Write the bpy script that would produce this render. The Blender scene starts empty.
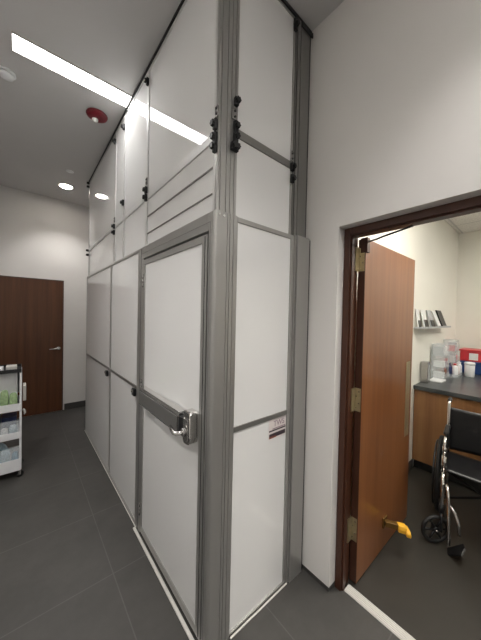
import bpy, math, random
from mathutils import Vector, Matrix

random.seed(4)
SC = bpy.context.scene
COL = SC.collection
R = math.radians

# ------------------------------------------------------------------ camera
YAW, PITCH, ROLL, FPX, EYE = R(39.9387), R(1.0088), R(1.22), 261.15, 1.6254
f0 = Vector((math.sin(YAW), math.cos(YAW), 0)); r0 = Vector((math.cos(YAW), -math.sin(YAW), 0)); u0 = Vector((0, 0, 1))
fw = f0 * math.cos(PITCH) - u0 * math.sin(PITCH)
up = u0 * math.cos(PITCH) + f0 * math.sin(PITCH)
rt = r0 * math.cos(ROLL) + up * math.sin(ROLL)
up2 = up * math.cos(ROLL) - r0 * math.sin(ROLL)
cd = bpy.data.cameras.new('camera')
cam = bpy.data.objects.new('camera', cd)
COL.objects.link(cam)
m3 = Matrix((rt, up2, -fw)).transposed()
cam.matrix_world = Matrix.Translation((0, 0, EYE)) @ m3.to_4x4()
cd.sensor_fit = 'HORIZONTAL'; cd.sensor_width = 36.0
cd.lens = FPX / 481 * 36
cd.clip_start = 0.02
SC.camera = cam

# ------------------------------------------------------------------ world, exposure
w = bpy.data.worlds.new('world'); SC.world = w; w.use_nodes = True
w.node_tree.nodes['Background'].inputs[0].default_value = (0.9, 0.93, 1, 1)
w.node_tree.nodes['Background'].inputs[1].default_value = 0.02
vs = SC.view_settings
vs.view_transform = 'Standard'; vs.look = 'None'; vs.gamma = 1; vs.use_curve_mapping = False
vs.exposure = 1.83
STRIP_E = 6.5       # linear ceiling light of the hall and its added copy behind the viewpoint
HALL_FILL_E = 6.0         # diffusers of the added, unseen round fill lights at the left and behind
SPOT_W = 27.0        # beam of each recessed round light, the added ones too, W
DOWN_E = 12.0       # recessed downlights of the hall
TROFFER_E = 5.2      # lay-in lights of the exam room

# ------------------------------------------------------------------ measures (metres)
XA = 0.674   # long face of the enclosure, facing -x
YB = 1.0     # short face of the enclosure, facing -y
YE = 4.08    # far end of the enclosure
YF = 5.154   # far wall
XW = 1.394   # right wall of the hall
ZC = 3.425   # hall ceiling
ZL = 2.107   # top of the lower tier
ZM = 1.057   # mid rail
XL = -1.05   # left wall
YK = -3.2    # wall behind

# ------------------------------------------------------------------ materials
def mat(name, color, rough=0.5, metal=0.0, noise=0.0, nscale=20, bump=0.0, bscale=60, stretch=(1, 1, 1), spec=0.5, emit=None, coat=0.0, alpha=1.0, trans=0.0, color2=None):
    m = bpy.data.materials.new(name); m.use_nodes = True
    nt = m.node_tree; b = nt.nodes['Principled BSDF']
    b.inputs['Roughness'].default_value = rough
    b.inputs['Metallic'].default_value = metal
    b.inputs['Specular IOR Level'].default_value = spec
    b.inputs['Coat Weight'].default_value = coat
    b.inputs['Coat Roughness'].default_value = 0.05
    b.inputs['Alpha'].default_value = alpha
    b.inputs['Transmission Weight'].default_value = trans
    geo = nt.nodes.new('ShaderNodeNewGeometry')
    mp = nt.nodes.new('ShaderNodeMapping'); mp.inputs['Scale'].default_value = stretch
    nt.links.new(geo.outputs['Position'], mp.inputs['Vector'])
    n = nt.nodes.new('ShaderNodeTexNoise'); n.inputs['Scale'].default_value = nscale; n.inputs['Detail'].default_value = 5
    nt.links.new(mp.outputs['Vector'], n.inputs['Vector'])
    cr = nt.nodes.new('ShaderNodeValToRGB')
    c2 = color2 if color2 else tuple(min(1, c * (1 - noise)) for c in color)
    c1 = color if color2 else tuple(min(1, c * (1 + noise)) for c in color)
    cr.color_ramp.elements[0].position = 0.3; cr.color_ramp.elements[0].color = (*c2, 1)
    cr.color_ramp.elements[1].position = 0.7; cr.color_ramp.elements[1].color = (*c1, 1)
    nt.links.new(n.outputs['Fac'], cr.inputs['Fac'])
    nt.links.new(cr.outputs['Color'], b.inputs['Base Color'])
    if bump:
        n2 = nt.nodes.new('ShaderNodeTexNoise'); n2.inputs['Scale'].default_value = bscale; n2.inputs['Detail'].default_value = 4
        nt.links.new(mp.outputs['Vector'], n2.inputs['Vector'])
        bp = nt.nodes.new('ShaderNodeBump'); bp.inputs['Strength'].default_value = bump; bp.inputs['Distance'].default_value = 0.002
        nt.links.new(n2.outputs['Fac'], bp.inputs['Height']); nt.links.new(bp.outputs['Normal'], b.inputs['Normal'])
    if emit:
        b.inputs['Emission Color'].default_value = (*emit[0], 1)
        b.inputs['Emission Strength'].default_value = emit[1]
    return m

def grid_mat(name, c1, c2, mortar, size, ox, oy, gap, rough, nscale=3.0, bump=0.15):
    m = mat(name, c1, rough)
    nt = m.node_tree; b = nt.nodes['Principled BSDF']
    geo = nt.nodes.new('ShaderNodeNewGeometry')
    mp = nt.nodes.new('ShaderNodeMapping'); mp.inputs['Location'].default_value = (-ox, -oy, 0)
    nt.links.new(geo.outputs['Position'], mp.inputs['Vector'])
    br = nt.nodes.new('ShaderNodeTexBrick'); br.offset = 0; br.squash = 1
    br.inputs['Scale'].default_value = 1; br.inputs['Brick Width'].default_value = size; br.inputs['Row Height'].default_value = size
    br.inputs['Mortar Size'].default_value = gap; br.inputs['Mortar Smooth'].default_value = 0.2
    br.inputs['Color1'].default_value = (*c1, 1); br.inputs['Color2'].default_value = (*c2, 1); br.inputs['Mortar'].default_value = (*mortar, 1)
    nt.links.new(mp.outputs['Vector'], br.inputs['Vector'])
    n = nt.nodes.new('ShaderNodeTexNoise'); n.inputs['Scale'].default_value = nscale; n.inputs['Detail'].default_value = 10; n.inputs['Roughness'].default_value = 0.7
    nt.links.new(geo.outputs['Position'], n.inputs['Vector'])
    mr = nt.nodes.new('ShaderNodeMapRange'); mr.inputs['From Min'].default_value = 0.25; mr.inputs['From Max'].default_value = 0.75
    mr.inputs['To Min'].default_value = 0.72; mr.inputs['To Max'].default_value = 1.25
    nt.links.new(n.outputs['Fac'], mr.inputs['Value'])
    mx = nt.nodes.new('ShaderNodeVectorMath'); mx.operation = 'SCALE'
    nt.links.new(br.outputs['Color'], mx.inputs[0]); nt.links.new(mr.outputs['Result'], mx.inputs['Scale'])
    nt.links.new(mx.outputs['Vector'], b.inputs['Base Color'])
    bp = nt.nodes.new('ShaderNodeBump'); bp.inputs['Strength'].default_value = bump; bp.inputs['Distance'].default_value = 0.003
    nt.links.new(br.outputs['Fac'], bp.inputs['Height']); bp.invert = True
    nt.links.new(bp.outputs['Normal'], b.inputs['Normal'])
    return m

def wood_mat(name, ca, cb, rough, axis='z', scale=1.0):
    """straight grained veneer, grain along the given axis"""
    m = mat(name, ca, rough)
    nt = m.node_tree; b = nt.nodes['Principled BSDF']
    geo = nt.nodes.new('ShaderNodeNewGeometry')
    mp = nt.nodes.new('ShaderNodeMapping')
    s = {'z': (9, 9, 0.35), 'y': (9, 0.35, 9), 'x': (0.35, 9, 9)}[axis]
    mp.inputs['Scale'].default_value = tuple(v * scale for v in s)
    nt.links.new(geo.outputs['Position'], mp.inputs['Vector'])
    n = nt.nodes.new('ShaderNodeTexNoise'); n.inputs['Scale'].default_value = 1.6; n.inputs['Detail'].default_value = 8; n.inputs['Roughness'].default_value = 0.62
    nt.links.new(mp.outputs['Vector'], n.inputs['Vector'])
    cr = nt.nodes.new('ShaderNodeValToRGB')
    cr.color_ramp.elements[0].position = 0.32; cr.color_ramp.elements[0].color = (*cb, 1)
    cr.color_ramp.elements[1].position = 0.68; cr.color_ramp.elements[1].color = (*ca, 1)
    nt.links.new(n.outputs['Fac'], cr.inputs['Fac']); nt.links.new(cr.outputs['Color'], b.inputs['Base Color'])
    return m

M = {}
M['wall'] = mat('wall_paint', (0.72, 0.70, 0.675), 0.55, noise=0.015, nscale=3, bump=0.15, bscale=220)
M['wall_exam'] = mat('exam_wall_paint', (0.80, 0.785, 0.715), 0.6, noise=0.015, nscale=3, bump=0.15, bscale=220)
M['ceiling'] = mat('ceiling_paint', (0.56, 0.55, 0.545), 0.8, noise=0.02, nscale=2)
M['floor'] = grid_mat('slate_tile', (0.052, 0.049, 0.045), (0.058, 0.055, 0.051), (0.085, 0.081, 0.077), 0.6125, 0.445, 1.714, 0.0035, 0.5)
M['vinyl'] = mat('sheet_vinyl', (0.030, 0.027, 0.022), 0.42, noise=0.08, nscale=6)
M['acoustic'] = grid_mat('acoustic_tile', (0.8, 0.79, 0.75), (0.8, 0.79, 0.75), (0.6, 0.6, 0.58), 0.61, 4.6, 0.90, 0.012, 0.8, 60)
M['base'] = mat('rubber_base', (0.05, 0.048, 0.046), 0.5, noise=0.05)
M['sheet'] = mat('white_laminate', (0.84, 0.84, 0.835), 0.035, noise=0.006, nscale=1.5, spec=0.5)
M['sheet'].node_tree.nodes['Principled BSDF'].inputs['IOR'].default_value = 1.8
M['alu'] = mat('brushed_aluminium', (0.42, 0.415, 0.40), 0.36, 0.7, noise=0.012, nscale=12, stretch=(4, 4, 0.4))
M['alu_dark'] = mat('grey_aluminium', (0.25, 0.245, 0.235), 0.4, 0.65, noise=0.012, nscale=12, stretch=(4, 4, 0.4))
M['alu_white'] = mat('pale_aluminium', (0.64, 0.64, 0.63), 0.5, 0.25, noise=0.03)
M['gasket'] = mat('black_gasket', (0.012, 0.012, 0.013), 0.6, noise=0.1)
M['black'] = mat('black_plastic', (0.006, 0.006, 0.007), 0.4, noise=0.1)
M['chrome'] = mat('polished_chrome', (0.75, 0.74, 0.72), 0.12, 1.0, noise=0.03)
M['satin'] = mat('satin_steel', (0.42, 0.41, 0.40), 0.25, 0.9, noise=0.03)
M['trim_white'] = mat('white_sill', (0.64, 0.62, 0.58), 0.4, noise=0.02)
M['wood_far'] = wood_mat('dark_veneer', (0.125, 0.046, 0.016), (0.068, 0.023, 0.008), 0.33)
M['wood_door'] = wood_mat('red_brown_veneer', (0.245, 0.098, 0.036), (0.165, 0.058, 0.019), 0.28)
M['wood_edge'] = wood_mat('dark_edge_veneer', (0.07, 0.026, 0.014), (0.04, 0.015, 0.008), 0.4)
M['wood_frame'] = wood_mat('frame_veneer', (0.066, 0.021, 0.009), (0.042, 0.013, 0.006), 0.38)
M['wood_cab'] = wood_mat('cabinet_veneer', (0.30, 0.15, 0.06), (0.20, 0.09, 0.035), 0.4)
M['brass'] = mat('aged_brass', (0.55, 0.47, 0.30), 0.35, 0.85, noise=0.08)
M['counter'] = mat('slate_laminate', (0.055, 0.06, 0.062), 0.3, noise=0.35, nscale=5)
M['white_plastic'] = mat('white_plastic', (0.80, 0.81, 0.82), 0.35, noise=0.02)
M['clear'] = mat('clear_plastic', (0.85, 0.9, 0.92), 0.1, noise=0.01, alpha=0.28)
M['green_pack'] = mat('green_wrap', (0.33, 0.46, 0.24), 0.45, noise=0.3, nscale=50)
M['blue_pack'] = mat('blue_wrap', (0.16, 0.33, 0.46), 0.4, noise=0.35, nscale=45)
M['pale_blue'] = mat('pale_blue_wrap', (0.42, 0.55, 0.62), 0.4, noise=0.25, nscale=60)
M['navy'] = mat('navy_box', (0.02, 0.03, 0.10), 0.4, noise=0.1)
M['red'] = mat('alarm_red', (0.17, 0.006, 0.014), 0.35, noise=0.05)
M['red_box'] = mat('red_plastic', (0.62, 0.04, 0.05), 0.35, noise=0.05)
M['blue_box'] = mat('blue_plastic', (0.02, 0.06, 0.20), 0.35, noise=0.1)
M['lens'] = mat('strobe_lens', (0.85, 0.85, 0.8), 0.1, noise=0.02)
M['vinyl_black'] = mat('black_vinyl', (0.010, 0.010, 0.011), 0.33, noise=0.2, bump=0.5, bscale=25)
M['rubber'] = mat('black_rubber', (0.009, 0.009, 0.009), 0.55, noise=0.1)
M['yellow'] = mat('yellow_rubber', (0.80, 0.42, 0.03), 0.4, noise=0.05)
M['stop_arm'] = mat('bronze_arm', (0.16, 0.085, 0.02), 0.4, 0.5, noise=0.1)
M['paper'] = mat('paper_white', (0.75, 0.75, 0.74), 0.6, noise=0.04)
M['grey_file'] = mat('grey_file', (0.42, 0.43, 0.44), 0.5, noise=0.05)
M['label_white'] = mat('label_white', (0.74, 0.68, 0.67), 0.4, noise=0.02)
M['label_dark'] = mat('label_dark', (0.035, 0.02, 0.03), 0.4, noise=0.1)
M['label_mauve'] = mat('label_mauve', (0.30, 0.20, 0.25), 0.4, noise=0.1)
M['label_brown'] = mat('label_brown', (0.20, 0.06, 0.035), 0.4, noise=0.1)
M['lamp'] = mat('lamp_diffuser', (0.9, 0.9, 0.9), 0.5, emit=((1.0, 0.985, 0.96), STRIP_E))
M['lamp_down'] = mat('downlight_diffuser', (0.9, 0.9, 0.9), 0.5, emit=((1.0, 0.96, 0.92), DOWN_E))
M['lamp_fill'] = mat('hall_fill_diffuser', (0.9, 0.9, 0.9), 0.5, emit=((1.0, 0.975, 0.94), HALL_FILL_E))
M['lamp_exam'] = mat('exam_diffuser', (0.9, 0.9, 0.9), 0.5, emit=((1.0, 0.955, 0.87), TROFFER_E))

# ------------------------------------------------------------------ mesh builder
class MB:
    def __init__(s): s.v = []; s.f = []; s.sm = []
    def add(s, vs, fs, smooth=False):
        o = len(s.v); s.v += [Vector(v) for v in vs]
        for f in fs: s.f.append([i + o for i in f]); s.sm.append(smooth)
        return s
    def box(s, x0, x1, y0, y1, z0, z1):
        vs = [(x0,y0,z0),(x1,y0,z0),(x1,y1,z0),(x0,y1,z0),(x0,y0,z1),(x1,y0,z1),(x1,y1,z1),(x0,y1,z1)]
        return s.add(vs, [(3,2,1,0),(4,5,6,7),(0,1,5,4),(1,2,6,5),(2,3,7,6),(3,0,4,7)])
    def cyl(s, a, b, r, r2=None, n=20, caps=True):
        a = Vector(a); b = Vector(b); r2 = r if r2 is None else r2
        d = (b - a).normalized(); t = Vector((0,0,1)) if abs(d.z) < .9 else Vector((1,0,0))
        u = d.cross(t).normalized(); w_ = d.cross(u)
        ring = lambda c, q: [c + (u*math.cos(2*math.pi*i/n) + w_*math.sin(2*math.pi*i/n))*q for i in range(n)]
        o = len(s.v)
        s.add(ring(a, r) + ring(b, r2), [(i, i+n, (i+1)%n+n, (i+1)%n) for i in range(n)], True)
        if caps:
            s.f.append([o+i for i in range(n)]); s.sm.append(False)
            s.f.append([o+n+i for i in reversed(range(n))]); s.sm.append(False)
        return s
    def tube(s, pts, r, n=12, closed=False):
        """round tube along a polyline; r a number or a list"""
        P = [Vector(p) for p in pts]; N = len(P)
        rs = r if isinstance(r, (list, tuple)) else [r]*N
        o = len(s.v); prev = None
        for i in range(N):
            if closed: d = (P[(i+1)%N] - P[i-1]).normalized()
            else: d = (P[min(i+1, N-1)] - P[max(i-1, 0)]).normalized()
            if prev is None:
                t = Vector((0,0,1)) if abs(d.z) < .9 else Vector((1,0,0)); u = d.cross(t).normalized()
            else:
                u = (prev - d*prev.dot(d)).normalized()
            prev = u; w_ = d.cross(u)
            s.v += [P[i] + (u*math.cos(2*math.pi*k/n) + w_*math.sin(2*math.pi*k/n))*rs[i] for k in range(n)]
        for i in range(N if closed else N-1):
            j = (i+1) % N
            for k in range(n):
                s.f.append([o+i*n+k, o+i*n+(k+1)%n, o+j*n+(k+1)%n, o+j*n+k]); s.sm.append(True)
        if not closed:
            s.f.append([o+k for k in reversed(range(n))]); s.sm.append(False)
            s.f.append([o+(N-1)*n+k for k in range(n)]); s.sm.append(False)
        return s
    def prism(s, poly, z0, z1):
        """extrude an xy outline (counter-clockwise) along z"""
        n = len(poly)
        return s.add([(x,y,z0) for x,y in poly] + [(x,y,z1) for x,y in poly],
                     [list(reversed(range(n))), [n+i for i in range(n)]] + [(i,(i+1)%n,(i+1)%n+n,i+n) for i in range(n)])
    def extrude(s, poly, o, ex, ey, ez, depth):
        """extrude a 2d outline in the frame o, ex, ey by depth along ez"""
        o = Vector(o); ex = Vector(ex); ey = Vector(ey); ez = Vector(ez); n = len(poly)
        return s.add([o+ex*a+ey*b for a,b in poly] + [o+ex*a+ey*b+ez*depth for a,b in poly],
                     [list(reversed(range(n))), [n+i for i in range(n)]] + [(i,(i+1)%n,(i+1)%n+n,i+n) for i in range(n)])
    def lathe(s, prof, c, axis='z', n=32, sign=1):
        """prof: (radius, height) pairs along the axis"""
        c = Vector(c); A = {'z': (Vector((1,0,0)),Vector((0,1,0)),Vector((0,0,1))), 'x': (Vector((0,1,0)),Vector((0,0,1)),Vector((1,0,0))), 'y': (Vector((0,0,1)),Vector((1,0,0)),Vector((0,1,0)))}[axis]
        o = len(s.v)
        for r_, h in prof:
            s.v += [c + A[0]*r_*math.cos(2*math.pi*i/n) + A[1]*r_*math.sin(2*math.pi*i/n) + A[2]*h*sign for i in range(n)]
        for j in range(len(prof)-1):
            for i in range(n):
                s.f.append([o+j*n+i, o+j*n+(i+1)%n, o+(j+1)*n+(i+1)%n, o+(j+1)*n+i]); s.sm.append(True)
        for j in (0, len(prof)-1):
            s.f.append([o+j*n+i for i in range(n)]); s.sm.append(False)
        return s
    def torus(s, c, axis, Rr, r, n=40, m=10):
        c = Vector(c); U, V_ = {'y': (Vector((1,0,0)),Vector((0,0,1))), 'x': (Vector((0,1,0)),Vector((0,0,1))), 'z': (Vector((1,0,0)),Vector((0,1,0)))}[axis]
        return s.tube([c + U*Rr*math.cos(2*math.pi*i/n) + V_*Rr*math.sin(2*math.pi*i/n) for i in range(n)], r, m, True)
    def build(s, name, m, parent=None, bevel=0.0, seg=2):
        me = bpy.data.meshes.new(name)
        off = wpos(parent) if parent else Vector((0,0,0))
        base = off
        me.from_pydata([v - base for v in s.v], [], s.f)
        me.polygons.foreach_set('use_smooth', s.sm)
        import bmesh
        bm = bmesh.new(); bm.from_mesh(me); bmesh.ops.recalc_face_normals(bm, faces=bm.faces); bm.to_mesh(me); bm.free()
        me.materials.append(m)
        o = bpy.data.objects.new(name, me); COL.objects.link(o)
        if parent: o.parent = parent
        if bevel:
            b = o.modifiers.new('bevel', 'BEVEL'); b.width = bevel; b.segments = seg; b.limit_method = 'ANGLE'; b.angle_limit = R(40)
            b.harden_normals = False
        return o

def wpos(o):
    p = Vector(o.location)
    while o.parent: o = o.parent; p += o.location
    return p

def tag(o, label=None, cat=None, group=None, kind=None):
    if label: o['label'] = label
    if cat: o['category'] = cat
    if group: o['group'] = group
    if kind: o['kind'] = kind
    return o

def thing(name, loc, label, cat, group=None, kind=None):
    o = bpy.data.objects.new(name, None); COL.objects.link(o); o.location = loc; o.empty_display_size = 0.1
    return tag(o, label, cat, group, kind)

def box(name, b, m, parent=None, bevel=0.0):
    return MB().box(*b).build(name, m, parent, bevel)

def struct(o): o['kind'] = 'structure'; return o

# ------------------------------------------------------------------ the setting
struct(box('floor', (XL-.1, XW+.085, YK-.1, YF+.1, -.1, 0), M['floor']))
struct(box('floor_exam', (XW+.087, 5.2, YK-.1, 1.05, -.1, 0), M['vinyl']))
# ceiling of the hall with a slot for each linear light is not needed: the lights sit in a shallow reveal just below it
struct(box('ceiling', (XL-.1, XW+.1, YK-.1, YF+.1, ZC, ZC+.12), M['ceiling']))
struct(box('wall_left', (XL-.1, XL, YK, YF, 0, ZC), M['wall']))
struct(box('wall_far', (XL-.1, XW+.1, YF, YF+.1, 0, ZC), M['wall']))
struct(box('wall_back', (XL-.1, XW, YK-.1, YK, 0, ZC), M['wall']))
# right wall with the doorway (opening y -.17 .. .80, up to 2.145)
YO0, YO1, ZO = -0.20, 0.803, 2.147
wr = MB()
wr.box(XW, XW+.155, YO1, YF, 0.032, ZC)
wr.box(XW, XW+.155, YK, YO0, 0.032, ZC)
wr.box(XW, XW+.155, YO0, YO1, ZO, ZC)
struct(wr.build('wall_right', M['wall']))
br = MB()
br.box(XW+.004, XW+.155, YO1+.003, YF, 0, 0.032); br.box(XW+.004, XW+.155, YK, YO0-.003, 0, 0.032)
struct(br.build('baseboard_right', M['base']))
bf = MB(); bf.box(0.545, XW, YF-.008, YF, 0, 0.1)
struct(bf.build('baseboard_far', M['base']))
struct(box('baseboard_left', (XL, XL+.008, YK, YF-.02, 0, 0.1), M['base']))
# exam room
XR, YN, ZX = 5.07, 0.945, 2.93
struct(box('wall_exam_north', (XW+.156, XR+.1, YN, YN+.1, 0, ZX), M['wall_exam']))
struct(box('wall_exam_east', (XR, XR+.1, YK, YN, 0, ZX), M['wall_exam']))
struct(box('wall_exam_south', (XW+.156, XR+.1, YK-.1, YK, 0, ZX), M['wall_exam']))
struct(box('ceiling_exam', (XW+.156, XR+.1, YK, YN, ZX, ZX+.1), M['acoustic']))
be = MB(); be.box(2.0, 3.28, YN-.008, YN, 0, 0.1)
struct(be.build('baseboard_exam', M['base']))

# ------------------------------------------------------------------ doorway: frame (trim), door, threshold
fr = MB()
JX0, JX1 = XW+.062, XW+.155
fr.box(JX0, JX1, 0.764, YO1-.002, 0, ZO-.002)
fr.box(JX0, JX1, YO0+.002, YO0+.04, 0, ZO-.002)
fr.box(JX0, JX1, YO0+.04, 0.764, ZO-.042, ZO-.002)
# door stops
fr.box(JX0+.012, JX0+.045, 0.756, 0.764, 0, ZO-.042)
fr.box(JX0+.012, JX0+.045, YO0+.04, YO0+.048, 0, ZO-.042)
fr.box(JX0+.012, JX0+.045, YO0+.048, 0.756, ZO-.05, ZO-.042)
struct(fr.build('trim_1', M['wood_frame'], bevel=0.0015))

th = MB(); th.box(1.478, 1.536, YO0+.045, 0.752, 0, 0.005)
for k in range(5):
    x = 1.481 + k*0.0112
    th.box(x, x+.006, YO0+.045, 0.752, 0.005, 0.009)
tag(th.build('door_threshold', M['trim_white'], bevel=0.001), 'ribbed off-white threshold strip across the floor of the open doorway', 'threshold')

# open door leaf, square to the wall
DX0, DX1, DY0, DY1, DZ1 = 1.562, 2.425, 0.722, 0.765, 2.098
d1 = thing('door_1', (DX0, DY1, 0), 'red brown wooden door standing open into the exam room', 'door', kind='structure')
box('door_leaf', (DX0+.002, DX1-.001, DY0, DY1, 0.012, DZ1), M['wood_door'], d1, 0.001)
box('hinge_edge', (DX0-.0005, DX0+.002, DY0+.0005, DY1-.0005, 0.013, DZ1-.001), M['wood_edge'], d1)
for zc in (1.975, 1.13, 0.335):
    h = MB()
    h.box(DX0-.003, DX0-.0004, DY0+.004, DY1, zc-.07, zc+.07)
    hp = h.build('hinge', M['brass'], d1)
    MB().box(1.512, 1.558, 0.7565, 0.7635, zc-.07, zc+.07).build('jamb_plate', M['brass'], hp)
    k = MB()
    for q in range(5):
        k.cyl((DX0-.008, DY1+.010, zc-.07+q*.028+.001), (DX0-.008, DY1+.010, zc-.07+(q+1)*.028-.001), 0.007, n=14)
    k.build('knuckle', M['brass'], hp)
    sc = MB()
    for (yy, zz) in ((.015, .05), (.03, .02), (.015, -.02), (.03, -.05)):
        sc.cyl((DX0-.0045, DY0+yy, zc+zz), (DX0-.003, DY0+yy, zc+zz), 0.004, n=10)
    sc.build('screw', M['satin'], hp)
box('push_plate', (2.30, 2.385, DY0-.002, DY0, 0.70, 1.29), M['brass'], d1, 0.0008)
ca = MB()
ca.box(DX0-.006, DX0+.03, DY0-.012, DY0+.028, 2.015, DZ1+.004)
cs = ca.build('closer_bracket', M['wood_edge'], d1, 0.002)
arm = MB()
arm.tube([(DX0+.01, DY0-.008, 2.078), (1.540, 0.652, 2.074), (1.536, 0.62, 2.080), (1.530, 0.47, 2.102)], 0.005, 10)
arm.build('closer_arm', M['gasket'], d1)
# kick-down stop
ks = MB()
ks.box(1.93, 1.99, DY0-.010, DY0, 0.165, 0.235)
kp = ks.build('door_stop_bracket', M['stop_arm'], d1, 0.003)
dirv = Vector((0.60,-0.78,-0.12)).normalized(); sidev = Vector((0.78,0.60,0)).normalized()
ka = MB()
ka.extrude([(-.020,-.018),(.020,-.018),(.018,.018),(-.018,.018)], (1.945, 0.712, 0.205), sidev, (0,0,1), dirv, 0.085)
ka.build('door_stop_arm', M['stop_arm'], kp, 0.004)
kf = MB()
kf.extrude([(-.026,-.026),(.026,-.026),(.028,.0),(.022,.022),(-.022,.022),(-.028,.0)], Vector((1.945,0.712,0.203))+dirv*0.08, sidev, (0,0,1), dirv, 0.055)
kf.extrude([(-.042,-.024),(.042,-.024),(.044,.0),(.030,.014),(-.030,.014),(-.044,.0)], Vector((1.945,0.712,0.195))+dirv*0.125, sidev, (0,0,1), dirv, 0.030)
tag(kf.build('door_stop_foot', M['yellow'], kp, 0.007, 3), 'bright yellow rubber foot')

# far door
FX0, FX1 = -0.72, 0.522
d2 = thing('door_2', (FX0, YF, 0), 'dark brown wooden door in the far wall', 'door', kind='structure')
box('door_leaf', (FX0+.012, FX1-.012, YF-.018, YF-.002, 0.008, 2.118), M['wood_far'], d2, 0.001)
ff = MB()
ff.box(FX0, FX0+.011, YF-.024, YF-.001, 0, 2.13); ff.box(FX1-.011, FX1, YF-.024, YF-.001, 0, 2.13); ff.box(FX0+.011, FX1-.011, YF-.024, YF-.001, 2.119, 2.13)
ff.build('door_frame', M['wood_edge'], d2)
hd = MB(); hd.lathe([(0.026,0),(0.026,0.008),(0.022,0.010)], (0.458, YF-.018, 1.03), 'y', 24, -1)
hp = hd.build('handle_rose', M['chrome'], d2)
MB().tube([(0.458, YF-.026, 1.03), (0.458, YF-.062, 1.03), (0.450, YF-.070, 1.03), (0.43, YF-.072, 1.028), (0.335, YF-.070, 1.024)], [.009,.009,.01,.011,.010], 12).build('handle', M['chrome'], d2)

# ------------------------------------------------------------------ ceiling fittings
def linear_light(x0, x1, y0, y1, label):
    t = thing('linear_light', ((x0+x1)/2, (y0+y1)/2, ZC), label, 'ceiling light')
    box('diffuser', (x0+.006, x1-.006, y0+.006, y1-.006, ZC-.012, ZC-.004), M['lamp'], t)
    f = MB()
    f.box(x0, x1, y0, y0+.005, ZC-.013, ZC-.0005); f.box(x0, x1, y1-.005, y1, ZC-.013, ZC-.0005)
    f.box(x0, x0+.005, y0+.005, y1-.005, ZC-.013, ZC-.0005); f.box(x1-.005, x1, y0+.005, y1-.005, ZC-.013, ZC-.0005)
    f.build('trim_frame', M['trim_white'], t)
linear_light(-.062, XA+.015, 2.282, 2.432, 'long bright linear light recessed across the grey ceiling')
linear_light(-.062, 1.25, -1.05, -0.90, 'added linear fill light, out of view over the hall behind the viewpoint')  # unseen repeat of the strip, added to light the hall from behind
def downlight(x, y, label, m_='lamp_down'):
    t = thing('downlight', (x, y, ZC), label, 'ceiling light')
    MB().lathe([(0.076,0),(0.076,0.003)], (x, y, ZC-.008), 'z', 40).build('diffuser', M[m_], t)
    l = bpy.data.lights.new('beam', 'SPOT'); l.energy = SPOT_W * (0.75 if m_ == 'lamp_down' else 1.0); l.spot_size = R(112); l.spot_blend = 0.6; l.shadow_soft_size = 0.06; l.color = (1.0, 0.97, 0.935)
    lo_ = bpy.data.objects.new('beam', l); COL.objects.link(lo_); lo_.parent = t; lo_.location = (0, 0, -0.016)
    MB().lathe([(0.078,0),(0.092,0.0),(0.090,0.007),(0.078,0.0075)], (x, y, ZC-.008), 'z', 40).build('trim_ring', M['trim_white'], t)
downlight(0.475, 4.524, 'small round recessed downlight shining in the ceiling near the far wall')
for (x, y, lb) in ((-.60, 2.35, 'added round fill light, out of view over the left side of the hall, farthest from the viewpoint'), (-.60, 0.85, 'added round fill light, out of view over the left side of the hall, beside the viewpoint'),
                   (-.45, -0.35, 'added round fill light, out of view just behind the viewpoint at the left'), (0.75, -0.35, 'added round fill light, out of view just behind the viewpoint near the doorway'),
                   (-.45, -1.9, 'added round fill light, out of view far behind the viewpoint at the left'), (0.75, -1.9, 'added round fill light, out of view far behind the viewpoint at the right')):
    downlight(x, y, lb, 'lamp_fill')  # fill lights added out of view to brighten the hall, positions guessed
# fire alarm strobe
t = thing('fire_alarm_strobe', (0.516, 2.717, ZC), 'round red fire alarm strobe with clear lens on the ceiling', 'fire alarm')
MB().lathe([(0.086,0.0),(0.088,0.004),(0.082,0.016),(0.062,0.027),(0.035,0.030),(0.001,0.030)], (0.516, 2.717, ZC-.0005), 'z', 48, -1).build('housing', M['red'], t)
MB().lathe([(0.026,0.026),(0.026,0.036),(0.020,0.050),(0.008,0.056),(0.001,0.057)], (0.506, 2.742, ZC), 'z', 24, -1).build('strobe_lens', M['lens'], t)
# smoke detector
t = thing('smoke_detector', (-.10, 2.70, ZC), 'white round smoke detector on the ceiling left of the linear light', 'smoke detector')
MB().lathe([(0.056,0.0),(0.058,0.010),(0.052,0.014)], (-.10, 2.70, ZC-.0005), 'z', 40, -1).build('base_plate', M['white_plastic'], t)
MB().lathe([(0.044,0.0145),(0.047,0.024),(0.041,0.034),(0.019,0.038),(0.001,0.038)], (-.10, 2.70, ZC-.0005), 'z', 40, -1).build('sensor_cap', M['white_plastic'], t)
tag(MB().lathe([(0.042,0.0),(0.042,0.004),(0.036,0.007),(0.001,0.007)], (0.462, 4.02, ZC-.0005), 'z', 32, -1).build('sprinkler_cover', M['white_plastic']), 'small flush round sprinkler cover plate on the ceiling beyond the red alarm', 'sprinkler')

# exam room ceiling lights
for (x, y, lb) in ((2.25, 0.10, 'lay-in ceiling light of the exam room nearest the doorway'), (4.1, -1.0, 'lay-in ceiling light of the exam room farther from the doorway')):
    t = thing('ceiling_troffer', (x, y, ZX), lb, 'ceiling light')
    box('diffuser', (x-.59, x+.59, y-.28, y+.28, ZX-.012, ZX-.002), M['lamp_exam'], t)
    f = MB(); f.box(x-.61, x+.61, y-.305, y-.282, ZX-.016, ZX-.001); f.box(x-.61, x+.61, y+.282, y+.305, ZX-.016, ZX-.001)
    f.box(x-.61, x-.592, y-.282, y+.282, ZX-.016, ZX-.001); f.box(x+.592, x+.61, y-.282, y+.282, ZX-.016, ZX-.001)
    f.build('trim_frame', M['trim_white'], t)

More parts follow.
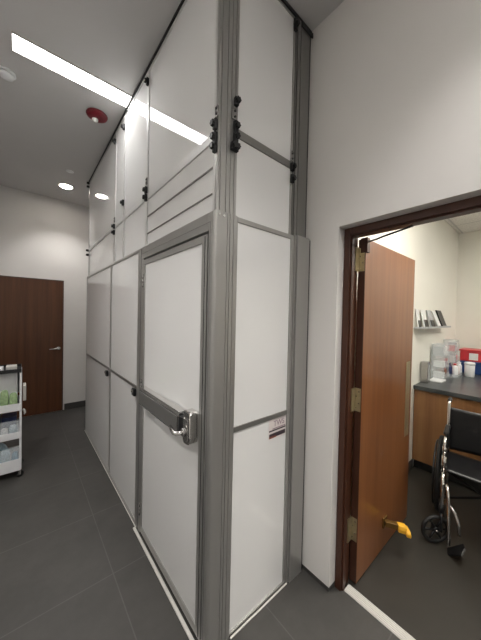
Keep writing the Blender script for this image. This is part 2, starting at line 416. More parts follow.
# ------------------------------------------------------------------ the partition enclosure
def knob_clamp(parent, p, out, along, hgt=0.06):
    """black clamp with a round lobed knob; out = direction off the face"""
    p = Vector(p); out = Vector(out); al = Vector(along); z = Vector((0,0,1))
    b = MB()
    b.extrude([(-.011,-hgt/2),(.011,-hgt/2),(.013,0),(.011,hgt/2),(-.011,hgt/2),(-.013,0)], p, al, z, out, 0.018)
    c = b.build('clamp', M['black'], parent, 0.003)
    k = MB()
    n = 24
    prof = [(0.0135+0.0022*math.cos(6*2*math.pi*i/n)) for i in range(n)]
    k.extrude([(prof[i]*math.cos(2*math.pi*i/n), prof[i]*math.sin(2*math.pi*i/n)) for i in range(n)], p+out*0.018, al, z, out, 0.014)
    k.build('knob', M['black'], c, 0.002)
    return c

def bracket(parent, p, out, along, w_=0.022, h=0.05):
    p = Vector(p)
    b = MB(); b.extrude([(-w_/2,-h/2),(w_/2,-h/2),(w_/2,h/2),(-w_/2,h/2)], p, along, (0,0,1), out, 0.008)
    o = b.build('bracket', M['satin'], parent, 0.002)
    s = MB()
    for dz in (-h*.25, h*.25): s.extrude([(.005*math.cos(a*math.pi/5), dz+.005*math.sin(a*math.pi/5)) for a in range(10)], p+Vector(out)*.008, along, (0,0,1), out, .003)
    s.build('bolt', M['black'], o)
    return o

def panel_x(name, label, cat, x, y0, y1, z0, z1, stile=0.018, rails=(), mid='alu', fm='alu', top=0.022, bot=0.03, sheets=None, depth=0.04, rec=0.006, group=None):
    """panel facing -x. rails = (z_centre, height, material) between the top and bottom rails"""
    t = thing(name, (x+depth/2, (y0+y1)/2, z0), label, cat, group)
    f = MB()
    f.box(x, x+depth, y0, y0+stile, z0, z1); f.box(x, x+depth, y1-stile, y1, z0, z1)
    f.box(x, x+depth, y0+stile, y1-stile, z1-top, z1); f.box(x, x+depth, y0+stile, y1-stile, z0, z0+bot)
    f.build('frame', M[fm], t, 0.0012)
    zs = [z0+bot]
    for (zc, h, m_) in rails:
        box('cross_rail', (x-.001, x+depth-.002, y0+stile, y1-stile, zc-h/2, zc+h/2), M[m_], t, 0.0012)
        zs += [zc-h/2, zc+h/2]
    zs.append(z1-top)
    for i in range(0, len(zs), 2):
        box('panel_sheet', (x+rec, x+depth-.01, y0+stile, y1-stile, zs[i], zs[i+1]), M['sheet'], t)
    return t

def panel_y(name, label, cat, y, x0, x1, z0, z1, sl=0.014, sr=0.022, rails=(), fm='alu', top=0.022, bot=0.03, depth=0.04, rec=0.006, smat='sheet'):
    t = thing(name, ((x0+x1)/2, y+depth/2, z0), label, cat)
    f = MB()
    f.box(x0, x0+sl, y, y+depth, z0, z1); f.box(x1-sr, x1, y, y+depth, z0, z1)
    f.box(x0+sl, x1-sr, y, y+depth, z1-top, z1); f.box(x0+sl, x1-sr, y, y+depth, z0, z0+bot)
    f.build('frame', M[fm], t, 0.0012)
    zs = [z0+bot]
    for (zc, h, m_) in rails:
        box('cross_rail', (x0+sl, x1-sr, y-.001, y+depth-.002, zc-h/2, zc+h/2), M[m_], t, 0.0012)
        zs += [zc-h/2, zc+h/2]
    zs.append(z1-top)
    for i in range(0, len(zs), 2):
        box('panel_sheet', (x0+sl, x1-sr, y+rec, y+depth-.01, zs[i], zs[i+1]), M[smat], t)
    return t

GP = 'partition_panel'
# lower tier, long face
def latch(t, y, z):
    o = MB().box(XA-.022, XA-.001, y-.028, y+.028, z-.028, z+.028).build('latch', M['black'], t, 0.005)
    MB().box(XA-.028, XA-.0225, y-.018, y+.018, z-.004, z+.022).build('latch_plate', M['satin'], o, 0.003)
    return o
YS1, YS2 = 2.815, 2.005
t = panel_x(GP, 'tall white wall panel at the far end of the enclosure, lower tier', 'wall panel', XA, YS1+.001, YE, 0.008, ZL, 0.02, ((ZM, 0.022, 'alu_dark'),), bot=0.02, fm='alu')
latch(t, 2.89, 1.01)
t = panel_x(GP, 'tall white wall panel between the far end panel and the enclosure door', 'wall panel', XA, YS2+.001, YS1-.001, 0.008, ZL, 0.02, ((ZM, 0.022, 'alu_dark'),), bot=0.02, fm='alu')
latch(t, 2.05, 1.02)

# door unit: frame + leaf
LY0, LY1 = 1.060, 1.905     # leaf
t = thing('partition_door', (XA+.02, 1.5, 0), 'white panelled enclosure door in aluminium frame with panic bar', 'door')
f = MB()
f.box(XA-.002, XA+.06, LY1+.006, YS2-.001, 0.008, ZL); f.box(XA-.002, XA+.06, 1.012, LY0-.010, 0.008, ZL)
f.box(XA-.002, XA+.06, LY0-.010, LY1+.006, 2.022, ZL)
f.build('door_frame', M['alu'], t, 0.003)
f = MB()
f.box(XA+.002, XA+.012, LY1+.018, YS2-.014, 0.01, 2.02)
box('frame_recess', (XA+.035, XA+.062, LY0-.010, LY1+.006, 0.012, 2.022), M['gasket'], t)
box('frame_groove', (XA-.003, XA-.0015, 1.9505, 1.9545, 0.01, ZL-.01), M['gasket'], t)
g = MB(); g.box(XA-.003, XA-.0015, 1.034, 1.037, 0.01, 2.06); g.box(XA-.003, XA-.0015, 1.037, LY1+.04, 2.058, 2.061)
g.build('frame_groove', M['alu_dark'], t)
lf = MB()
X0, X1 = XA-.004, XA+.034
lf.box(X0, X1, LY0, LY0+.046, 0.03, 2.008); lf.box(X0, X1, LY1-.03, LY1, 0.03, 2.008)
lf.box(X0, X1, LY0+.046, LY1-.03, 1.972, 2.008); lf.box(X0, X1, LY0+.046, LY1-.03, 0.03, 0.075)
leaf = lf.build('door_leaf', M['alu'], t, 0.002)
box('frame_groove', (X0-.001, X0+.0005, LY0+.014, LY0+.019, 0.04, 2.0), M['gasket'], leaf)
box('panel_sheet', (X0+.007, X1-.004, LY0+.046, LY1-.03, 0.075, 1.972), M['sheet'], leaf)
# hinges on the far side of the leaf
for zc in (1.86, 1.10, 0.19):
    h = MB()
    for q in range(3): h.cyl((XA-.004, LY1+.003, zc-.045+q*.031), (XA-.004, LY1+.003, zc-.045+q*.031+.028), .006, n=14)
    h.box(XA-.006, XA-.0035, LY1-.008, LY1+.016, zc-.045, zc+.047)
    h.build('hinge', M['satin'], t)
# panic bar
pb = MB()
BZ0, BZ1 = 0.988, 1.112
def bar_section(z0, z1, d):   # outline in (x,z), rounded corners towards the viewer
    return [(0,z0),(-d+.008,z0),(-d,z0+.008),(-d,z1-.008),(-d+.008,z1),(0,z1)]
pb.extrude(bar_section(BZ0, BZ1, 0.042), (X0-.001, 1.235, 0), (1,0,0), (0,0,1), (0,1,0), 0.595)
pbo = pb.build('panic_bar', M['satin'], leaf, 0.002)
MB().box(X0-.0495, X0-.0440, 1.245, 1.82, BZ0+.02, BZ1-.02).build('push_pad', M['alu_dark'], pbo, 0.002)
MB().box(X0-.040, X0-.001, 1.238, 1.828, BZ1+.0005, BZ1+.004).build('bar_cap', M['chrome'], pbo, 0.001)
lb = MB()
lb.extrude([(-.034,.0),(-.036,-.115),(-.030,-.140),(-.015,-.155),(.015,-.155),(.030,-.140),(.036,-.115),(.034,.0),(.026,.012),(-.026,.012)], (X0-.001, 1.135, 1.140), (0,1,0), (0,0,1), (-1,0,0), 0.050)
lo = lb.build('lock_body', M['chrome'], leaf, 0.008, 3)
MB().extrude([(-.0245,.0),(-.0255,-.105),(-.015,-.122),(.015,-.122),(.0255,-.105),(.0245,0)], (X0-.0515, 1.135, 1.115), (0,1,0), (0,0,1), (-1,0,0), 0.006).build('lock_cover', M['satin'], lo, 0.003)
MB().box(X0-.046, X0-.012, 1.171, 1.232, 1.01, 1.10).build('bar_end_cap', M['black'], lo, 0.004)
MB().tube([(X0-.052, 1.150, 1.045), (X0-.082, 1.150, 1.045), (X0-.094, 1.158, 1.045), (X0-.098, 1.172, 1.045), (X0-.094, 1.20, 1.045), (X0-.084, 1.245, 1.050)], [.011,.010,.0105,.0105,.009,.008], 14).build('lever_handle', M['chrome'], lo)
MB().lathe([(0.021,0),(0.021,0.006),(0.018,0.009),(0.001,0.009)], (X0-.0575, 1.150, 1.045), 'x', 28, -1).build('lever_rose', M['satin'], lo)

# white sill strips on the floor
tag(box('sill_strip', (XA-.026, XA-.008, 0.985, 1.985, 0.0, 0.012), M['trim_white'], bevel=0.003), 'white sill strip on the floor along the enclosure door', 'sill strip')
tag(box('sill_strip', (XA-.007, XA-.001, 1.99, YE, 0.0, 0.005), M['trim_white']), 'thin white sill strip under the two far lower wall panels', 'sill strip')
tag(box('sill_strip', (0.81, 1.243, YB-.010, YB-.001, 0.0, 0.006), M['trim_white'], bevel=0.002), 'white sill strip on the floor under the short end panel', 'sill strip')

# corner post, lower: rounded corner then a flat with three grooves
def corner_outline(xa, yb, xend, yend, r, grooves):
    pts = [(xa, yend)]
    for k in range(9):
        a = math.pi + k*math.pi/16
        pts.append((xa + r + r*math.cos(a), yb + r + r*math.sin(a)))
    for (gx, gw) in grooves:
        pts += [(gx, yb), (gx+.0005, yb+.005), (gx+gw-.0005, yb+.005), (gx+gw, yb)]
    pts += [(xend, yb), (xend, yb+.04), (xa+.03, yb+.04), (xa+.03, yend)]
    return pts
t = thing('corner_post', (XA+.06, YB+.02, 0), 'broad rounded aluminium corner post of the enclosure beside its door', 'post')
MB().prism(corner_outline(XA, YB-.001, 0.803, 1.010, 0.014, ((.742,.003),(.757,.004),(.779,.003))), 0, ZL+.002).build('post_body', M['alu'], t)
s = MB()
for x in (.697, .722):
    s.cyl((x, YB-.0015, ZL-.018), (x, YB-.004, ZL-.018), .005, n=14)
s.build('cap_screw', M['chrome'], t)
# short face lower
t = panel_y(GP, 'glossy white end panel with a small warning sticker, lower tier beside the doorway', 'wall panel', YB+.002, 0.806, 1.243, 0.008, ZL, 0.004, 0.027, ((ZM-.003, 0.026, 'alu_dark'),), top=0.024, bot=0.012)
LBP = t
t = thing('wall_post', (1.31, YB, 0), 'wide aluminium post closing the lower tier of the enclosure against the wall', 'post')
MB().prism([(1.245,YB+.03),(1.245,YB-.004),(1.254,YB-.004),(1.2545,YB+.002),(1.259,YB+.002),(1.2595,YB-.014),(1.374,YB-.014),(1.380,YB-.008),(1.380,YB+.03)], 0, ZL+.004).build('post_body', M['alu'], t, 0.0008)
MB().box(1.3805, XW-.0005, YB-.006, YB+.03, 0, ZL).build('gasket', M['gasket'], t)

# upper tier, short face (set back behind the lower one)
UX = XA+.025
UY = YB+.028
t = panel_y(GP, 'tall white end panel of the upper tier beside the right wall', 'wall panel', UY, 0.812, 1.242, ZL+.004, ZC-.022, 0.004, 0.014, ((2.530, 0.042, 'alu_dark'),), top=0.012, bot=0.004)
U_B = t
for z in (2.517, 2.447): knob_clamp(t, (1.232, UY-.001, z), (0,-1,0), (1,0,0), 0.05)
bracket(t, (1.230, UY-.001, 2.58), (0,-1,0), (1,0,0), .02, .06)
knob_clamp(t, (1.230, UY-.001, 3.346), (0,-1,0), (1,0,0), 0.07)
box('gasket', (0.80, XW-.002, UY-.006, UY+.04, ZC-.021, ZC-.0005), M['gasket'], t)
t = thing('wall_post', (1.31, YB, ZL), 'dark grey ribbed aluminium post of the upper tier against the right wall', 'post')
MB().prism([(1.2435,UY+.03),(1.2435,UY-.004),(1.252,UY-.004),(1.2525,UY+.003),(1.257,UY+.003),(1.2575,UY-.008),(1.282,UY-.008),(1.2825,UY-.003),(1.288,UY-.003),(1.2885,UY-.008),(1.372,UY-.008),(1.378,UY-.003),(1.378,UY+.03)], ZL+.006, ZC-.022).build('post_body', M['alu_dark'], t)
MB().box(1.3785, XW-.0005, UY+.002, UY+.03, ZL+.006, ZC-.022).build('gasket', M['gasket'], t)
MB().prism([(1.285,UY-.009),(1.285,UY-.012),(1.310,UY-.016),(XW-.001,UY-.016),(XW-.001,UY-.009)], 3.375, ZC-.022).build('foam_seal', M['gasket'], t)
# upper corner post
t = thing('corner_post', (XA+.06, YB+.02, ZL), 'tall ribbed aluminium corner post of the upper tier reaching the ceiling', 'post')
MB().prism(corner_outline(UX-.001, UY-.002, 0.811, 1.044, 0.006, ((.702,.014),(.733,.018),(.772,.003),(.795,.003))), ZL+.004, ZC-.001).build('post_body', M['alu'], t)
for z in (2.545, 2.495): knob_clamp(t, (0.796, UY-.003, z), (0,-1,0), (1,0,0), 0.055)
for x in (0.781, 0.799): knob_clamp(t, (x, UY-.003, 2.445), (0,-1,0), (1,0,0), 0.04)
knob_clamp(t, (0.796, UY-.003, 2.665), (0,-1,0), (1,0,0), 0.04)
bracket(t, (0.790, UY-.003, 2.605), (0,-1,0), (1,0,0), .034, .055)
for z in (2.515, 2.455, 2.41): knob_clamp(t, (UX-.002, 1.036, z), (-1,0,0), (0,1,0), 0.05)
bracket(t, (UX-.002, 1.032, 2.575), (-1,0,0), (0,1,0), .022, .05)

# upper tier, long face
ZT = ZC-.022
YU = [YE+.045, 2.815, 2.515, 1.945, 1.046]
RZ = 2.480
t = panel_x(GP, 'white upper tier panel at the far end, reflecting the round downlight', 'wall panel', UX, YU[1]+.001, YU[0], ZL+.002, ZT, 0.02, ((RZ, 0.040, 'alu_white'),), top=0.01, bot=0.012)
for z in (3.385, 3.336): knob_clamp(t, (UX-.001, YU[0]-.012, z), (-1,0,0), (0,1,0), 0.03)
for z in (2.47, 2.41): knob_clamp(t, (UX-.001, YU[0]-.012, z), (-1,0,0), (0,1,0), 0.03)
box('gasket', (UX-.006, UX+.04, YU[1]+.001, YU[0]+.02, ZT+.001, ZC-.0005), M['gasket'], t)
t = panel_x(GP, 'narrow white upper tier panel beside the far end panel', 'wall panel', UX, YU[2]+.001, YU[1]-.001, ZL+.002, ZT, 0.03, ((RZ, 0.040, 'alu_white'),), top=0.01, bot=0.012, fm='alu_white')
knob_clamp(t, (UX-.001, YU[1]-.02, 3.30), (-1,0,0), (0,1,0), 0.05)
for z in (2.475, 2.415): knob_clamp(t, (UX-.001, YU[1]-.02, z), (-1,0,0), (0,1,0), 0.045)
bracket(t, (UX-.001, YU[1]-.02, 2.54), (-1,0,0), (0,1,0), .024, .05)
box('gasket', (UX-.006, UX+.04, YU[2]+.001, YU[1]-.001, ZT+.001, ZC-.0005), M['gasket'], t)
t = panel_x(GP, 'white upper tier panel above the lower panel next to the enclosure door', 'wall panel', UX, YU[3]+.001, YU[2]-.001, ZL+.002, ZT, 0.02, ((RZ, 0.040, 'alu_white'),), top=0.01, bot=0.012, fm='alu_white')
knob_clamp(t, (UX-.001, YU[2]-.012, 3.286), (-1,0,0), (0,1,0), 0.05)
knob_clamp(t, (UX-.001, YU[2]-.012, 2.614), (-1,0,0), (0,1,0), 0.05)
box('gasket', (UX-.006, UX+.04, YU[3]+.001, YU[2]-.001, ZT+.001, ZC-.0005), M['gasket'], t)
t = panel_x(GP, 'large white upper tier panel above the enclosure door, with two thin slat lines below its rail', 'wall panel', UX, YU[4]+.001, YU[3]-.001, ZL+.002, ZT, 0.02,
            ((2.210, 0.006, 'alu_dark'), (2.334, 0.008, 'alu_dark'), (RZ-.002, 0.044, 'alu_white')), top=0.01, bot=0.012, fm='alu_white')
knob_clamp(t, (UX-.001, YU[3]-.014, 3.305), (-1,0,0), (0,1,0), 0.05)
for z in (2.525, 2.47): knob_clamp(t, (UX-.001, YU[3]-.014, z), (-1,0,0), (0,1,0), 0.05)
bracket(t, (UX-.001, YU[3]-.014, 2.59), (-1,0,0), (0,1,0), .024, .05)
box('gasket', (UX-.006, UX+.04, YU[4]+.001, YU[3]-.001, ZT+.001, ZC-.0005), M['gasket'], t)
# far end return of the enclosure
t = thing(GP, (1.04, YE, 0), 'plain white end wall panel of the enclosure facing the far wall', 'wall panel')
box('panel_sheet', (UX+.045, XW-.005, YE-.03, YE-.005, 0.001, ZC-.002), M['sheet'], t)

# warning sticker on the lower end panel
sy = YB+.002+.006
stk = thing('warning_sticker', (1.14, sy, 0.98), 'small white sticker with mauve lettering and dark bands on the short end panel', 'sticker')
SX0, SX1, SZ0, SZ1 = 1.068, 1.212, 0.925, 1.038
box('sticker_sheet', (SX0, SX1, sy-.0012, sy-.0002, SZ0, SZ1), M['label_white'], stk)
b = MB()
b.box(SX0+.002, SX1-.002, sy-.0018, sy-.0012, 0.968, 0.976)
b.box(SX0+.004, SX1-.004, sy-.0018, sy-.0012, 0.932, 0.956)
b.build('printed_band', M['label_dark'], stk)
box('printed_band', (SX0+.004, SX0+.060, sy-.0022, sy-.0018, 0.930, 0.940), M['label_brown'], stk)
box('printed_band', (SX0+.030, SX1-.004, sy-.0018, sy-.0012, 0.979, 0.984), M['label_mauve'], stk)
def text(name, s_, size, loc, rot, m, parent, ext=0.0003):
    c = bpy.data.curves.new(name, 'FONT'); c.body = s_; c.size = size; c.extrude = ext; c.align_x = 'CENTER'; c.align_y = 'CENTER'
    o = bpy.data.objects.new(name, c); COL.objects.link(o)
    dg = bpy.context.evaluated_depsgraph_get()
    me = bpy.data.meshes.new_from_object(o.evaluated_get(dg)); bpy.data.objects.remove(o)
    me.materials.clear(); me.materials.append(m)
    o = bpy.data.objects.new(name, me); COL.objects.link(o); o.rotation_euler = rot
    o.parent = parent; o.location = Vector(loc) - wpos(parent)
    return o
text('lettering', 'TWS', 0.044, ((SX0+SX1)/2+.012, sy-.0016, 1.008), (R(90),0,0), M['label_mauve'], stk)

# ------------------------------------------------------------------ exam room furniture
# base cabinet with counter
CX, CY1 = 3.262, YN-.003
t = thing('base_cabinet', (CX+.3, 0, 0), 'brown wood veneer base cabinet under the dark counter in the exam room', 'cabinet')
box('cabinet_body', (CX+.02, XR-.005, -1.6, CY1, 0.10, 0.872), M['wood_cab'], t)
box('toe_kick', (CX+.07, XR-.01, -1.6, CY1-.001, 0.0, 0.10), M['base'], t)
ys = [CY1, 0.36, -0.27, -0.90, -1.6]
for i in range(4):
    box('cabinet_door', (CX, CX+.0195, ys[i+1]+.002, ys[i]-.002, 0.11, 0.866), M['wood_cab'], t, 0.001)
tag(MB().box(CX-.022, XR-.002, -1.62, YN-.001, 0.873, 0.915).build('worktop', M['counter'], bevel=0.004), 'long dark slate coloured counter top on the wood cabinet', 'countertop')

# wall shelf with files
t = thing('wall_shelf', (3.75, YN, 1.53), 'narrow grey metal ledge holding files on the exam room wall', 'shelf')
box('shelf_board', (3.19, 4.26, YN-.10, YN-.001, 1.528, 1.540), M['grey_file'], t, 0.001)
box('shelf_lip', (3.19, 4.26, YN-.104, YN-.1005, 1.528, 1.548), M['grey_file'], t, 0.001)
def file_folder(x, wd, yb, th, m_, low, label, hgt=0.19):
    """file standing on the ledge and leaning back against the wall; yb = y of its foot"""
    t = thing('file_folder', (x+wd/2, yb, 1.541), label, 'file')
    yt = YN-.004
    def leaf(x0, x1, off, tk, h0, h1, nm, mm):
        f = lambda h: yb+(yt-th-yb)*h/hgt - off
        b = MB(); b.add([(x0,f(h0),1.541+h0),(x1,f(h0),1.541+h0),(x1,f(h0)+tk,1.541+h0),(x0,f(h0)+tk,1.541+h0),(x0,f(h1),1.541+h1),(x1,f(h1),1.541+h1),(x1,f(h1)+tk,1.541+h1),(x0,f(h1)+tk,1.541+h1)],
              [(3,2,1,0),(4,5,6,7),(0,1,5,4),(1,2,6,5),(2,3,7,6),(3,0,4,7)])
        return b.build(nm, M[mm], t, 0.001)
    leaf(x, x+wd, 0, th, 0.001, hgt, 'cover', m_)
    leaf(x+.004, x+wd-.004, .004, .003, 0.001, hgt*low, 'front_sheet', 'black' if m_ != 'black' else 'grey_file')
file_folder(3.215, .075, .905, .010, 'paper', .38, 'white file nearest the open door on the narrow wall ledge')
file_folder(3.36, .13, .885, .012, 'paper', .42, 'white file second from the open door on the wall ledge')
file_folder(3.56, .14, .875, .014, 'grey_file', .40, 'grey file in the middle of the narrow wall ledge')
file_folder(3.77, .12, .858, .010, 'paper', .0+.06, 'white file between the grey file and the black file on the wall ledge', .185)
file_folder(3.94, .19, .856, .016, 'black', .06, 'black file at the far end of the narrow wall ledge', .20)

ZT2 = 0.9155
# things on the counter
t = thing('counter_box', (3.49, 0.92, ZT2), 'upright silvery grey box standing on the counter corner by the wall', 'box')
box('box_body', (3.44, 3.53, 0.868, 0.94, ZT2, 1.150), M['satin'], t, 0.004)
box('front_window', (3.46, 3.51, 0.8665, 0.868, 0.96, 1.12), M['grey_file'], t)
t = thing('flat_tray', (3.70, 0.84, ZT2), 'low flat white tray lying on the counter before the clear organizers', 'tray')
box('tray_base', (3.60, 3.78, 0.775, 0.90, ZT2, 0.932), M['white_plastic'], t, 0.004)
box('tray_edge', (3.61, 3.775, 0.771, 0.775, ZT2+.002, 0.926), M['grey_file'], t)
def organizer(x0, x1, y0, y1, z1, n, label, cols):
    t = thing('clear_organizer', ((x0+x1)/2, (y0+y1)/2, ZT2), label, 'organizer')
    f = MB(); s_ = .004
    f.box(x0, x0+s_, y0, y1, ZT2, z1); f.box(x1-s_, x1, y0, y1, ZT2, z1); f.box(x0+s_, x1-s_, y1-s_, y1, ZT2, z1)
    h = (z1-ZT2)/n
    for k in range(n+1): f.box(x0+s_, x1-s_, y0, y1-s_, ZT2+k*h*.985, ZT2+k*h*.985+.005)
    f.build('organizer_body', M['clear'], t)
    for k in range(n):
        b = MB(); b.box(x0+.008, x1-.008, y0-.004, y0, ZT2+k*h*.985+.01, ZT2+k*h*.985+h*.55)
        b.build('drawer_front', M['clear'], t)
        for q in range(cols):
            ww = (x1-x0-.03)/cols
            c = MB(); c.box(x0+.014+q*ww, x0+.008+(q+1)*ww, y0+.015, y1-.02, ZT2+k*h*.985+.006, ZT2+k*h*.985+h*(.5+.35*random.random()))
            c.build('packet', random.choice([M['paper'], M['label_white'], M['red_box'], M['label_brown'], M['label_mauve'], M['blue_pack'], M['grey_file']]), t, 0.003)
organizer(3.80, 4.02, 0.80, 0.93, 1.33, 3, 'tall clear acrylic organizer stacked with packets against the wall', 2)
organizer(4.33, 4.54, 0.80, 0.93, 1.36, 3, 'clear acrylic organizer with pale packets beside the red box', 3)
t = thing('clear_tray', (4.19, 0.785, ZT2), 'low clear tray holding bottles in front of the organizers', 'tray')
f = MB(); f.box(4.04, 4.35, 0.72, 0.85, ZT2, ZT2+.004); f.box(4.04, 4.35, 0.72, 0.724, ZT2+.004, ZT2+.045); f.box(4.04, 4.35, 0.846, 0.85, ZT2+.004, ZT2+.045)
f.box(4.04, 4.044, 0.724, 0.846, ZT2+.004, ZT2+.045); f.box(4.346, 4.35, 0.724, 0.846, ZT2+.004, ZT2+.045)
f.build('tray_body', M['clear'], t)
def bottle(x, y, z, r, h, m_, capm, label, name='bottle', cat='bottle'):
    t = thing(name, (x, y, z), label, cat)
    MB().lathe([(r*.9,0),(r,.004),(r,h*.7),(r*.75,h*.8),(r*.42,h*.85),(r*.42,h*.88)], (x,y,z), 'z', 24).build('bottle_body', M[m_], t)
    MB().lathe([(r*.48,0),(r*.48,h*.12),(r*.4,h*.13)], (x,y,z+h*.875), 'z', 20).build('cap', M[capm], t)
bottle(4.085, 0.810, ZT2+.0045, .030, .17, 'navy', 'navy', 'small dark blue bottle at the left of the clear tray')
bottle(4.16, 0.77, ZT2+.0045, .034, .16, 'white_plastic', 'red_box', 'white bottle with red cap in the clear tray')
bottle(4.23, 0.765, ZT2+.0045, .034, .15, 'label_white', 'trim_white', 'cream coloured bottle with white cap in the clear tray')
bottle(4.31, 0.755, ZT2+.0045, .030, .17, 'white_plastic', 'white_plastic', 'slim white bottle at the right end of the clear tray')
t = thing('carton', (4.19, 0.89, ZT2), 'small red carton standing between the two clear organizers', 'box')
box('carton_body', (4.12, 4.26, 0.86, 0.92, ZT2, ZT2+.21), M['red_box'], t, 0.003)
box('carton_label', (4.15, 4.22, 0.858, 0.86, ZT2+.05, ZT2+.14), M['paper'], t)
t = thing('wipes_tub', (4.33, 0.62, ZT2), 'round white wipes tub on the counter in front of the blue box', 'tub')
MB().lathe([(.046,0),(.050,.004),(.052,.145),(.050,.15)], (4.33,.655,ZT2), 'z', 32).build('tub_body', M['white_plastic'], t)
MB().lathe([(.055,.151),(.055,.170),(.048,.180),(.02,.184),(.001,.184)], (4.33,.655,ZT2), 'z', 32).build('lid', M['white_plastic'], t)
t = thing('storage_box', (4.68, 0.66, ZT2), 'dark blue storage box on the counter under the red box', 'box')
box('box_body', (4.56, 4.86, 0.36, 0.78, ZT2, ZT2+.145), M['blue_box'], t, 0.01)
box('box_rim', (4.55, 4.87, 0.35, 0.79, ZT2+.146, ZT2+.162), M['blue_box'], t, 0.004)
t = thing('storage_box', (4.70, 0.62, ZT2+.163), 'bright red box with white label stacked on the blue box', 'box')
zb = ZT2+.163
box('box_body', (4.57, 4.85, 0.38, 0.795, zb, zb+.13), M['red_box'], t, 0.008)
box('lid', (4.56, 4.86, 0.37, 0.81, zb+.131, zb+.155), M['red_box'], t, 0.005)
box('box_label', (4.5685, 4.5695, 0.61, 0.70, zb+.02, zb+.11), M['paper'], t)

# ------------------------------------------------------------------ wheelchair, facing the doorway (-x)
W = thing('wheelchair', (2.6, 0.27, 0), 'folding wheelchair with black vinyl seat and chrome frame before the cabinet', 'wheelchair')
YR, YL = 0.545, 0.045       # frame sides
BX = 2.80                   # back posts
def side(y, s):
    f = MB()
    f.tube([(BX+.10, y, .925), (BX+.03, y, .925), (BX+.005, y, .915), (BX, y, .89), (BX, y, .50), (BX-.01, y, .12)], .0115, 12)
    f.tube([(BX, y, .46), (2.42, y, .47), (2.385, y, .46), (2.37, y, .43), (2.365, y, .22)], .0115, 12)
    f.tube([(BX-.01, y, .17), (2.365, y, .19)], .0115, 12)
    f.build('side_frame', M['chrome'], W)
    a = MB()
    a.tube([(BX-.03, y, .48), (BX-.03, y, .69), (BX-.05, y, .715), (2.50, y, .715), (2.455, y, .705), (2.44, y, .68), (2.44, y, .475)], .010, 12)
    a.cyl((2.44, y, .50), (2.44, y, .60), .016, n=14); a.cyl((2.44, y, .63), (2.44, y, .67), .014, n=14)
    a.build('armrest_frame', M['chrome'], W)
    MB().box(2.53, 2.76, y-.018, y+.018, .726, .745).build('armrest_pad', M['vinyl_black'], W, 0.008)
    MB().box(2.46, BX-.035, y-.003, y+.003, .49, .70).build('skirt_guard', M['black'], W, 0.001)
    MB().cyl((BX+.02, y, .925), (BX+.12, y, .925), .016, n=16).build('push_grip', M['rubber'], W)
    # rear wheel
    wy = y + s*0.045
    wh = MB().torus((BX, wy, .305), 'y', .288, .017, 56, 12).build('rear_wheel', M['rubber'], W)
    MB().torus((BX, wy, .305), 'y', .268, .007, 48, 8).build('wheel_rim', M['black'], wh)
    MB().torus((BX, wy+s*.030, .305), 'y', .255, .007, 48, 8).build('hand_rim', M['black'], wh)
    sp = MB()
    for k in range(8):
        a_ = k*math.pi/4 + .2
        sp.cyl((BX+.03*math.cos(a_), wy, .305+.03*math.sin(a_)), (BX+.262*math.cos(a_), wy, .305+.262*math.sin(a_)), .009, .006, 8)
    sp.build('wheel_spokes', M['black'], wh)
    MB().cyl((BX, y+s*.012, .305), (BX, wy+s*.028, .305), .030, n=20).build('wheel_hub', M['satin'], wh)
    # caster (turned a little so it shows its face)
    cy = y + s*.030
    cx = 2.315
    F = MB()
    F.cyl((2.365, y, .20), (2.365, y, .27), .017, n=16)
    F.tube([(2.365, y, .205), (cx+.01, cy-s*.030, .212), (cx, cy-s*.034, .20), (cx, cy-s*.034, .10)], .009, 10)
    cf = F.build('caster_fork', M['black'], W)
    return cx, cy
def caster(cx, cy, ang):
    root = MB()
    n = 40; c = Vector((cx, cy, .102)); U = Vector((math.cos(ang), math.sin(ang), 0)); V_ = Vector((0,0,1)); N = U.cross(V_)
    root.tube([c + U*.088*math.cos(2*math.pi*i/n) + V_*.088*math.sin(2*math.pi*i/n) for i in range(n)], .0135, 12, True)
    cw = root.build('caster_wheel', M['rubber'], W)
    sp = MB(); sp.cyl(c-N*.018, c+N*.018, .019, n=18)
    for k in range(6):
        a_ = k*math.pi/3
        d = U*math.cos(a_)+V_*math.sin(a_)
        sp.cyl(c+d*.015, c+d*.082, .010, .007, 8)
    sp.torus(c, 'y', .001, .001, 4, 4)
    sp.build('caster_spokes', M['black'], cw)
    b = MB(); b.cyl(c-N*.026, c+N*.026, .007, n=12); b.build('axle_bolt', M['chrome'], cw)
for (y, s) in ((YR, 1), (YL, -1)):
    cx, cy = side(y, s)
    caster(cx, cy, R(-50) if s > 0 else R(-28))
# seat and back upholstery
nx, ny = 12, 14
def sheet_grid(fn, name, m_, th, parent):
    b = MB(); vs = []; 
    for i in range(nx+1):
        for j in range(ny+1): vs.append(fn(i/nx, j/ny))
    fs = [(i*(ny+1)+j, i*(ny+1)+j+1, (i+1)*(ny+1)+j+1, (i+1)*(ny+1)+j) for i in range(nx) for j in range(ny)]
    b.add(vs, fs, True)
    o = b.build(name, m_, parent)
    md = o.modifiers.new('solid', 'SOLIDIFY'); md.thickness = th; md.offset = 0
    return o
sheet_grid(lambda u, v: (2.43+u*.37, YL+.0+(YR-YL)*v, .500-.012*math.sin(math.pi*v)+.003*math.sin(u*9)), 'seat', M['vinyl_black'], .016, W)
sheet_grid(lambda u, v: (BX+.012+.035*math.sin(math.pi*v), YL+(YR-YL)*v, .52+u*.36-.018*math.sin(math.pi*v)*u), 'backrest', M['vinyl_black'], .012, W)
x_ = MB()
x_.tube([(2.58, YL, .20), (2.58, YR, .44)], .010, 10); x_.tube([(2.605, YR, .20), (2.605, YL, .44)], .010, 10)
x_.build('cross_brace', M['black'], W)
